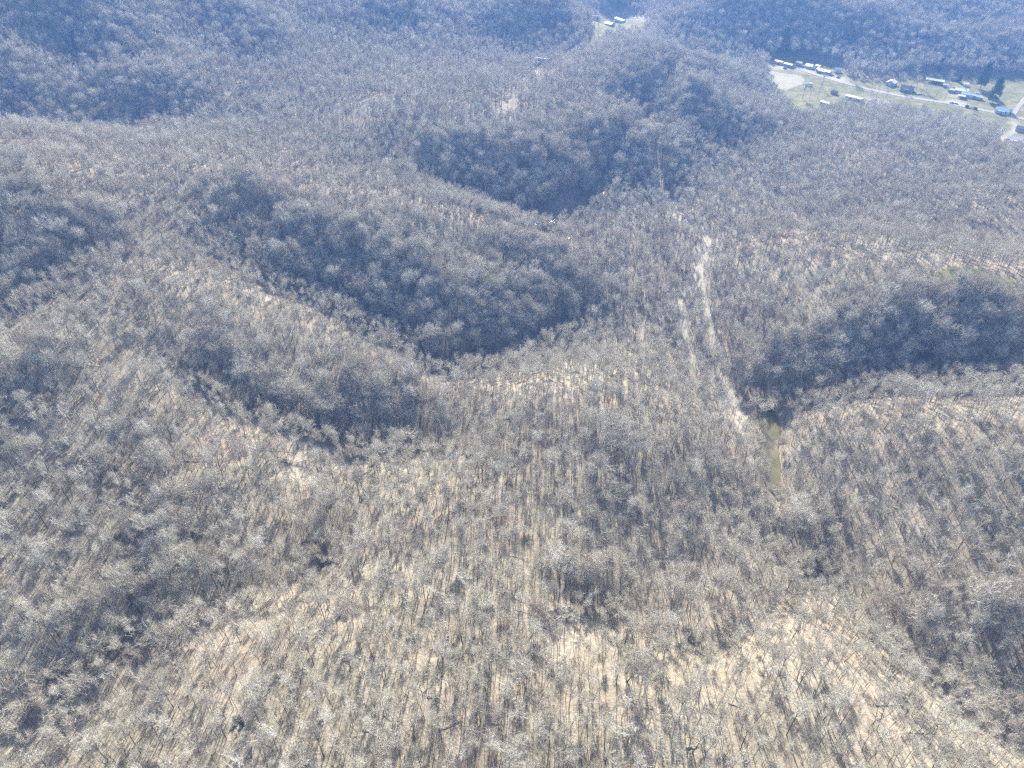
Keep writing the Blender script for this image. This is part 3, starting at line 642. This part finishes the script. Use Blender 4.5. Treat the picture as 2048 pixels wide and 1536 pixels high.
for i, (at, w_, h_, lab) in enumerate([
 ((335,938),6,3.2,'thicket added as dark shade at the left end of the long dark log'), ((322,975),5,2.6,'shrub added as dark shade under the straight pale log'), ((560,985),6,3,'thicket added as dark shade on the slope left of the logging road'),
 ((330,1052),5,2.6,'shrub added as dark shade beside the stubby white broken log'), ((243,1092),6,3,'thicket added as dark shade above the white dead tree at lower left'), ((622,1108),6,3.2,'thicket added as dark shade at the head of the lower gully, left of centre'),
 ((645,1130),4,2.4,'small shrub added as dark shade at the gully bend left of centre'), ((1238,1200),6,4,'tall thicket added as dark shade on the central slope'), ((1378,1288),6,3.4,'round thicket added as dark shade on the lower right spur'),
 ((1452,1262),6,3.2,'thicket added as dark shade in the little gully, right of the round thicket'), ((1640,1145),7,3.4,'thicket added as dark shade at the foot of the right hand gully'), ((1668,1165),6,3,'thicket added as dark shade up the gully on the right'),
 ((742,988),5,2.8,'shrub added as dark shade on the slope right of the logging road'), ((700,1222),5,2.8,'shrub added as dark shade above the bottom left slope'), ((478,1448),3,1.6,'shrub added as dark shade near the bottom edge at left'),
 ((632,1452),3.2,1.8,'shrub with pale twigs added as dark shade near the bottom edge'), ((1365,545),6,3,'shrub added as dark shade beside the pale valley track'), ((90,1370),7,3.4,'thicket added as dark shade near the lower left edge'), ((390,1110),6,3,'thicket added as dark shade on the shaded slope at lower left')]):
    thicket(500 + i, at, w_, h_, lab)

# ------------------------------------------------------------------ buildings and vehicles
M_GLASS = mat('window_glass', (.05, .06, .08), .15); M_DOOR = mat('painted_door', (.30, .27, .24), .6); M_TRIM = mat('white_trim', (.75, .75, .73), .6)
def paint(nm, c, r=.55): return mat(nm, c, r, (.6, tuple(q * .86 for q in c)))
WHITE, GREY, DARK, RED, BLUE, TIN, TAN = (paint('white_siding', (.74, .74, .72)), paint('grey_siding', (.40, .41, .42)), paint('dark_shingles', (.13, .13, .14), .9), paint('red_metal', (.50, .13, .10)), paint('blue_metal', (.25, .38, .55)), paint('tin_roofing', (.62, .63, .64), .4), paint('tan_siding', (.55, .48, .38)))
M_TYRE = mat('tyre_rubber', (.03, .03, .03), .9); M_WOOD = bark('barn_boards', (.24, .20, .17), (.34, .30, .26))
def bx(bm, c, s_, yaw=0):
    m = Matrix.Translation(c) @ Matrix.Rotation(yaw, 4, 'Z') @ Matrix.Diagonal((*s_, 1)); bmesh.ops.create_cube(bm, size=1, matrix=m)
def fin(bm, name, m, parent, bev=0):
    if bev: bmesh.ops.bevel(bm, geom=bm.edges[:], offset=bev, segments=2, affect='EDGES')
    me = bpy.data.meshes.new(name); bm.to_mesh(me); bm.free(); return link(name, me, parent, m)
def gable(bm, L, W_, h, rise):
    x, y = L / 2, W_ / 2; P_ = [(-x, -y, -.6), (x, -y, -.6), (x, y, -.6), (-x, y, -.6), (-x, -y, h), (x, -y, h), (x, y, h), (-x, y, h), (-x, 0, h + rise), (x, 0, h + rise)]
    v_ = [bm.verts.new(p) for p in P_]
    for f in ((0, 1, 5, 4), (2, 3, 7, 6), (1, 2, 6, 9, 5), (3, 0, 4, 8, 7), (0, 3, 2, 1)): bm.faces.new([v_[i] for i in f])
def roof_slabs(bm, L, W_, h, rise, over=.45, th=.14):
    sl = math.atan2(rise, W_ / 2); ln = math.hypot(rise, W_ / 2) + over
    for sgn in (-1, 1):
        cy = sgn * (ln / 2) * math.cos(sl); cz = h + rise - (ln / 2) * math.sin(sl) + th * .75
        bmesh.ops.create_cube(bm, size=1, matrix=Matrix.Translation((0, cy + sgn * .01, cz)) @ Matrix.Rotation(-sgn * sl, 4, 'X') @ Matrix.Diagonal((L + 2 * over, ln, th, 1)))
def tang(x, y, line):
    p = np.array(line); k = int(np.argmin(np.hypot(p[:, 0] - x, p[:, 1] - y))); k = min(max(k, 1), len(p) - 2); d = p[k + 1] - p[k - 1]; return math.atan2(d[1], d[0])
def house(name, cat, at, L, W_, h, rise, wall, roof, label, turn=0.0, line=None, wins=3, porch=False, chimney=False, openside=False, lean_to=False):
    x, y = hit(*at); o = bpy.data.objects.new(name, None); COL.objects.link(o); yaw = tang(x, y, line or ROAD) + turn
    o.location = (x, y, float(height(x, y)) + .15); o.rotation_euler = (0, 0, yaw); tag(o, label, cat)
    if openside:
        for sx in (-1, -.33, .33, 1):
            for sy in (-1, 1):
                bm = bmesh.new(); bx(bm, (sx * (L / 2 - .2), sy * (W_ / 2 - .15), h / 2 - .3), (.22, .22, h + .6)); fin(bm, 'post', M_WOOD, o)
        bm = bmesh.new(); bx(bm, (0, W_ / 2 - .02, h / 2), (L - .7, .12, h)); fin(bm, 'wall', wall, o)
    else:
        bm = bmesh.new(); gable(bm, L, W_, h, rise); fin(bm, 'wall', wall, o)
    bm = bmesh.new(); roof_slabs(bm, L, W_, h, rise); rf = fin(bm, 'roof', roof, o)
    if chimney: bm = bmesh.new(); bx(bm, (L * .22, .3, h + rise + .4), (.7, .7, 1.6)); fin(bm, 'chimney', DARK, rf)
    if not openside:
        for sy in (-1, 1):
            for k in range(wins):
                px = (k + .5) / wins * L - L / 2
                if sy < 0 and k == wins // 2:
                    bm = bmesh.new(); bx(bm, (px, sy * (W_ / 2 + .03), 1.0), (.95, .06, 2.05)); fin(bm, 'door', M_DOOR, o); continue
                bm = bmesh.new(); bx(bm, (px, sy * (W_ / 2 + .02), h * .58), (1.25, .05, 1.15)); wf = fin(bm, 'window', M_TRIM, o)
                bm = bmesh.new(); bx(bm, (px, sy * (W_ / 2 + .045), h * .58), (1.02, .05, .92)); fin(bm, 'pane', M_GLASS, wf)
    if porch:
        bm = bmesh.new(); bx(bm, (0, -W_ / 2 - 1.2, h - .15), (L * .5, 2.4, .12)); bx(bm, (0, -W_ / 2 - 1.2, .1), (L * .5, 2.3, .3))
        for sx in (-1, 1): bx(bm, (sx * (L * .25 - .15), -W_ / 2 - 2.2, h / 2), (.14, .14, h - .3))
        fin(bm, 'porch', roof, o)
    if lean_to:
        bm = bmesh.new(); bx(bm, (L * .1, W_ / 2 + 1.6, h * .8), (L * .6, 3.1, .12)); bx(bm, (L * .1, W_ / 2 + 1.55, h * .36), (L * .55, 2.8, h * .74)); fin(bm, 'lean_to', TIN, o)
    return o
house('mobile_home', 'trailer', (1558, 127), 11, 5, 2.8, .7, WHITE, RED, 'red roofed trailer at the left end of the row above the road', porch=True)
house('mobile_home', 'trailer', (1577, 133), 10.5, 5, 2.8, .7, GREY, WHITE, 'white roofed trailer joined to the right of the red roofed trailer', wins=4)
house('shed', 'shed', (1598, 130), 7, 5, 2.8, 1.2, GREY, TIN, 'small grey shed between the white roofed trailer and the white cottage', wins=2)
house('cottage', 'house', (1619, 136), 9, 6.5, 3, 1.4, WHITE, TIN, 'small white cottage with pale metal roof above the road', porch=True)
house('mobile_home', 'trailer', (1647, 146), 18, 5.5, 3, .8, GREY, WHITE, 'long trailer with white roof and a row of windows, above the road bend', wins=5, porch=True)
house('garage', 'garage', (1675, 144), 7.5, 6, 3, 1.8, WHITE, WHITE, 'white garage with steep white roof beside the long trailer', turn=.6, wins=1)
house('shed', 'shed', (1617, 171), 7, 3.2, 2.5, .5, TIN, WHITE, 'narrow white shed under bare trees below the road', turn=.9, wins=1)
house('shed', 'shed', (1668, 188), 6, 4.5, 2.6, 1.2, RED, DARK, 'little dark red shed below the road', wins=1)
house('mobile_home', 'trailer', (1708, 200), 18, 6, 3, .8, GREY, TIN, 'long grey trailer below the road with a plain pale roof', wins=6)
house('shed', 'shed', (1650, 210), 10, 5, 2.7, 1.0, GREY, TIN, 'low grey outbuilding furthest down the slope at the wood edge', wins=2)
house('house', 'house', (1782, 170), 9, 9, 3.2, 2.2, GREY, WHITE, 'square house with bright white roof above the road', turn=1.57, wins=2, chimney=True)
house('house', 'house', (1813, 182), 13, 10, 3.2, 2.4, GREY, DARK, 'dark roofed house behind bare yard trees', chimney=True, porch=True)
house('barn', 'barn', (1869, 166), 19, 6, 3.2, 1.0, M_WOOD, TIN, 'long open sided barn with pale metal roof on the lawn', turn=-.12, openside=True)
house('house', 'house', (1922, 186), 13, 8, 3, 1.6, TAN, WHITE, 'white roofed house with additions in the cluttered yard', lean_to=True, chimney=True)
house('shed', 'shed', (1902, 184), 6, 4.5, 2.6, .9, BLUE, WHITE, 'small blue shed left of the cluttered yard house', wins=1)
house('mobile_home', 'trailer', (1941, 195), 19, 5.5, 3, .8, BLUE, BLUE, 'long blue roofed trailer in front of the cluttered yard house', wins=6)
house('house', 'house', (2004, 226), 13, 8, 3.2, 1.8, WHITE, BLUE, 'blue roofed house by the road in the shade of the pine', porch=True)
house('house', 'house', (2027, 284), 12, 7.5, 3.2, 1.9, WHITE, WHITE, 'white roofed house at the end of the curved drive', turn=.2, porch=True)
house('mobile_home', 'trailer', (1240, 43), 20, 5.5, 3, .8, WHITE, WHITE, 'far white trailer beside the distant road at the top', line=ROAD_FAR, wins=5)
house('shed', 'shed', (1219, 52), 12, 9, 3.4, 1.6, GREY, WHITE, 'far pale roofed shed below the distant trailer', line=ROAD_FAR, turn=.3, wins=2)
house('hut', 'hut', (1072, 131), 7, 6, 3.5, 1.2, WHITE, WHITE, 'lone white hut beside the power line clearing', line=ROAD_FAR, wins=1)
house('shed', 'shed', (1992, 284), 5, 4, 2.5, .9, M_WOOD, TIN, 'small board shed left of the white house on the curved drive', wins=1)
house('shed', 'shed', (1931, 172), 5, 3.5, 2.4, .7, WHITE, WHITE, 'tiny white shed right behind the cluttered yard house', wins=1)
house('shed', 'shed', (1890, 174), 5, 4, 2.4, .8, M_WOOD, TIN, 'brown board shed between the open barn and the cluttered yard', wins=1)
house('shed', 'shed', (1958, 199), 6, 4, 2.6, .9, GREY, TIN, 'grey shed at the right end of the blue roofed trailer', wins=1)
house('shed', 'shed', (1636, 136), 6, 4, 2.5, .9, GREY, TIN, 'grey shed behind the left end of the long white roofed trailer', wins=1)
house('garage', 'garage', (2042, 262), 9, 7, 2.9, 1.5, GREY, DARK, 'dark roofed garage at the right edge by the curved drive', wins=1)
house('carport', 'carport', (1922, 196), 7, 5, 2.5, .6, TIN, TIN, 'open metal carport left of the blue roofed trailer', openside=True)
house('shed', 'shed', (1906, 160), 6, 4, 2.5, .8, M_WOOD, DARK, 'dark board shed behind the cluttered yard house', wins=1)

def car(at, col, label, cat='car', yaw=0.0, truck=False):
    x, y = hit(*at); o = bpy.data.objects.new('parked_truck' if truck else 'parked_car', None); COL.objects.link(o)
    o.location = (x, y, float(height(x, y)) + .12); o.rotation_euler = (0, 0, tang(x, y, ROAD) + yaw); tag(o, label, cat)
    bm = bmesh.new(); bx(bm, (0, 0, .62), (4.8, 1.9, .62)); fin(bm, 'body', col, o, .12)
    bm = bmesh.new(); bx(bm, (-.2 if not truck else .35, 0, 1.2), (2.4 if not truck else 1.5, 1.65, .62)); fin(bm, 'cabin', M_GLASS, o, .16)
    bm = bmesh.new(); bx(bm, (-.2 if not truck else .35, 0, 1.53), (1.9 if not truck else 1.3, 1.5, .08)); fin(bm, 'roof', col, o, .02)
    for sx in (-1.5, 1.5):
        for sy in (-.9, .9):
            bm = bmesh.new(); bmesh.ops.create_cone(bm, cap_ends=True, segments=16, radius1=.36, radius2=.36, depth=.24, matrix=Matrix.Translation((sx, sy, .36)) @ Matrix.Rotation(math.pi / 2, 4, 'X')); fin(bm, 'wheel', M_TYRE, o)
CW, CK, CB, CR = paint('white_car_paint', (.7, .7, .7), .3), paint('black_car_paint', (.04, .04, .045), .3), paint('blue_car_paint', (.10, .18, .34), .3), paint('red_car_paint', (.4, .06, .05), .3)
for at, c, lab, cat, yaw, tr in [
 ((1637, 147), CK, 'black car in front of the long white roofed trailer', 'car', .2, False), ((1664, 151), CW, 'white car on the gravel beside the steep roofed garage', 'car', .8, False), ((1676, 156), CK, 'black pickup parked near the road below the garage', 'truck', 1.2, True),
 ((1607, 134), CW, 'white pickup between grey shed and white cottage', 'truck', .3, True), ((1750, 201), CB, 'blue car near the right end of the long grey trailer', 'car', .4, False), ((1742, 203), CW, 'white car beside the blue car below the road', 'car', .3, False),
 ((1837, 189), CW, 'white car parked on grass by the dark roofed house', 'car', .9, False), ((1850, 222), CK, 'black pickup alone in the pale field below the road', 'truck', .9, True), ((1903, 207), CB, 'blue pickup at the roadside below the cluttered yard', 'truck', .1, True),
 ((1912, 208), CW, 'white car at the roadside below the cluttered yard', 'car', .1, False), ((2008, 231), CW, 'white car in front of the blue roofed house', 'car', .3, False), ((2044, 256), CK, 'black car by the curved drive at the right edge', 'car', .5, False),
 ((2013, 281), CR, 'red car left of the white house on the curved drive', 'car', .7, False), ((1955, 188), CW, 'white van like car behind the blue roofed trailer', 'car', .2, False), ((1570, 137), CB, 'blue car between the red roofed trailer and the road', 'car', .1, False)]: car(at, c, lab, cat, yaw, tr)
for i, (at, w_, lab) in enumerate([((1947, 218), 7, 'clipped dark hedge along the road by the lawn'), ((1934, 215), 3, 'small round hedge left of the clipped hedge')]):
    x, y = hit(*at); o = bpy.data.objects.new('hedge', None); COL.objects.link(o); o.location = (x, y, float(height(x, y))); o.rotation_euler = (0, 0, tang(x, y, ROAD)); r = np.random.default_rng(i)
    cl_ = [(np.array([r.uniform(-.5, .5) * w_, r.normal() * .3, 1.1]), 1.2) for _ in range(10)]; V, F = leafy(60 + i, cl_, 2500, .3); link('foliage', mesh_np('hedge_foliage', V, [F]), o, M_SHRUB)
    w = Woody(70 + i); [w.tube(np.array([[c[0], 0, -.2], [c[0], c[1], .8]]), [.06, .04], 4) for c, _ in cl_]; link('stem', w.mesh('hedge_stem'), o, M_LOG); tag(o, lab, 'hedge')
# bare yard trees standing alone along the road
yard = [((1585, 118), 2, 1.3, 'big round bare tree behind the white roofed trailer'), ((1610, 120), 1, 1.2, 'bare tree behind the white cottage'), ((1660, 132), 4, 1.2, 'tall bare tree behind the long white roofed trailer'), ((1690, 140), 2, 1.3, 'broad bare tree right of the white garage'), ((1720, 158), 4, 1.1, 'bare tree on the grass strip above the road, middle of the row'), ((1790, 158), 2, 1.2, 'broad bare tree behind the bright white roofed house'), ((1828, 165), 1, 1.2, 'bare tree behind the dark roofed house'), ((1932, 214), 1, 1.0, 'small bare tree by the round hedge'), ((1635, 196), 5, 1.2, 'crooked bare tree left of the little dark red shed'), ((1618, 205), 1, 1.2, 'bare tree left of the low grey outbuilding'), ((1605, 196), 2, 1.1, 'round bare tree at the field corner below the narrow white shed'), ((1643, 176), 1, 1.1, 'bare tree arching over the lawn below the road bend'), ((1713, 183), 0, 1.1, 'slim bare tree beside the road above the long grey trailer'), ((1741, 193), 5, 1.25, 'forked bare tree right of the long grey trailer'), ((1752, 195), 0, 1.0, 'straight bare tree at the driveway mouth below the road'),
 ((1773, 196), 5, 1.0, 'low crooked bare tree at the road crossing'), ((1700, 162), 2, 1.2, 'round bare tree overhanging the road beside the white garage'), ((1845, 182), 5, 1.15, 'left of two curved bare trees on the lawn by the barn'), ((1852, 184), 5, 1.1, 'right of two curved bare trees on the lawn by the barn'),
 ((1887, 204), 1, 1.25, 'tall forked bare tree at the road edge left of the cluttered yard'), ((1866, 206), 1, 1.1, 'bare tree at the road edge left of the tall forked one'), ((1795, 178), 2, 1.1, 'round bare tree between the white roofed and dark roofed houses'), ((1832, 178), 2, .9, 'small round bare tree right of the dark roofed house'), ((1898, 166), 6, .9, 'reddish bare tree behind the long open barn')]
for at, k, sc, lab in yard:
    x, y = hit(*at); o = bpy.data.objects.new('bare_tree', None); COL.objects.link(o); o.location = (x, y, float(height(x, y)) - .1); o.scale = (sc,) * 3; o.rotation_euler = (0, 0, rng.uniform(0, 6))
    for nm, me in zip(('trunk', 'crown'), TREE_ME[k]): q = bpy.data.objects.new(nm, me); COL.objects.link(q); q.parent = o
    tag(o, lab, 'tree')

# ------------------------------------------------------------------ power line
M_POLE = bark('pole_wood', (.16, .13, .10), (.22, .18, .15)); M_WIRE = mat('aluminium_cable', (.34, .35, .37), .6, None, .0); M_INS = mat('grey_insulator', (.35, .35, .36), .3)
def h_frame(at, H, yaw, lab):
    x, y = hit(*at); o = bpy.data.objects.new('power_pole', None); COL.objects.link(o); z = float(height(x, y)); o.location = (x, y, z); o.rotation_euler = (0, 0, yaw); tag(o, lab, 'power pole', None)
    for sx in (-2.6, 2.6): w = Woody(1); w.tube(np.array([[sx, 0, -1], [sx, 0, H]]), [.26, .18], 8); link('pole', w.mesh('frame_pole'), o, M_POLE)
    bm = bmesh.new(); bx(bm, (0, .3, H - 1.2), (12, .26, .36)); fin(bm, 'cross_arm', WHITE if H > 17 else M_POLE, o)
    for sx in (-5.2, 0, 5.2): w = Woody(2); w.tube(np.array([[sx, .3, H - 1.3], [sx, .3, H - 2.8]]), [.12, .12], 6); link('insulator', w.mesh('insulator'), o, M_INS)
    c_, s_ = math.cos(yaw), math.sin(yaw); return [np.array([x + sx * c_ - .3 * s_, y + sx * s_ + .3 * c_, z + H - 2.8]) for sx in (-5.2, 0, 5.2)]
p_far = np.array(hit(1192, 64)); p_mid = np.array(hit(1082, 152)); p_turn = np.array(hit(1000, 216)); p_right = np.array(hit(1706, 492))
def ang(a, b): d = b - a; return math.atan2(d[1], d[0]) - math.pi / 2
F1 = h_frame((1192, 64), 19, ang(p_mid, p_far), 'far two legged power pole by the top clearing'); F2 = h_frame((1082, 152), 18, ang(p_turn, p_mid), 'two legged power pole with white crossarm near the lone hut')
F3 = []
for i, (at, lab) in enumerate([((984, 214), 'left of three tall corner power poles on the ridge clearing'), ((992, 217), 'middle of three tall corner power poles on the ridge clearing'), ((1003, 218), 'right of three tall corner power poles on the ridge clearing')]):
    x, y = hit(*at); z = float(height(x, y)); o = bpy.data.objects.new('power_pole', None); COL.objects.link(o); o.location = (x, y, z); tag(o, lab, 'power pole')
    w = Woody(3); w.tube(np.array([[0, 0, -1], [0, 0, 18]]), [.28, .19], 8); link('pole', w.mesh('corner_pole'), o, M_POLE)
    w = Woody(4); w.tube(np.array([[-.9, .3, 16.2], [.9, -.3, 16.2]]), [.13, .13], 6); link('insulator', w.mesh('corner_insulator'), o, M_INS); F3.append(np.array([x, y, z + 16.2]))
F4 = h_frame((1706, 492), 16.5, ang(p_turn, p_right) , 'brown two legged power pole among trees on the right hill')
p_off = np.array([p_right[0] + (p_right[0] - p_turn[0]) * .8, p_right[1] + (p_right[1] - p_turn[1]) * .8]); zo = float(height(*p_off)) + 17; p_top = p_far + (p_far - p_mid) * 1.0; zt = float(height(*p_top)) + 17
for k, nm in enumerate(('left', 'middle', 'right')):
    path = [np.array([p_top[0] + (k - 1) * 5, p_top[1], zt]), F1[k], F2[k], F3[k], F4[2 - k], np.array([p_off[0] + (1 - k) * 3, p_off[1] + (1 - k) * 4, zo])]; q = []
    for a_, b_ in zip(path[:-1], path[1:]):
        for t in np.linspace(0, 1, 25)[:-1]: q.append(a_ + (b_ - a_) * t - np.array([0, 0, 4 * np.linalg.norm(b_ - a_) * .022 * t * (1 - t)]))
    q.append(path[-1]); w = Woody(5); w.tube(np.array(q), np.full(len(q), .035), 4)
    tag(link('power_cable', w.mesh('power_cable'), None, M_WIRE), {'left': 'left', 'middle': 'middle', 'right': 'right'}[nm] + ' of three power cables strung over the wooded valley', 'cable')
# ------------------------------------------------------------------ air
def haze():
    bm = bmesh.new(); bmesh.ops.create_cube(bm, size=1)
    me = bpy.data.meshes.new('haze'); bm.to_mesh(me); bm.free()
    o = link('haze', me); lo = np.array([-6500, -4500, -1 + float(ZZ.min())]); hi = np.array([6500, 7500, 500.])
    o.location = tuple((lo + hi) / 2); o.scale = tuple(hi - lo)
    m = bpy.data.materials.new('air'); m.use_nodes = True; nt = m.node_tree; nt.nodes.remove(nt.nodes['Principled BSDF'])
    pv = nt.nodes.new('ShaderNodeVolumePrincipled'); pv.inputs['Color'].default_value = (.19, .42, 1.0, 1); pv.inputs['Density'].default_value = .000185
    pv.inputs['Anisotropy'].default_value = .2
    nt.links.new(pv.outputs[0], nt.nodes['Material Output'].inputs['Volume']); me.materials.append(m)
    tag(o, kind='stuff')
haze()
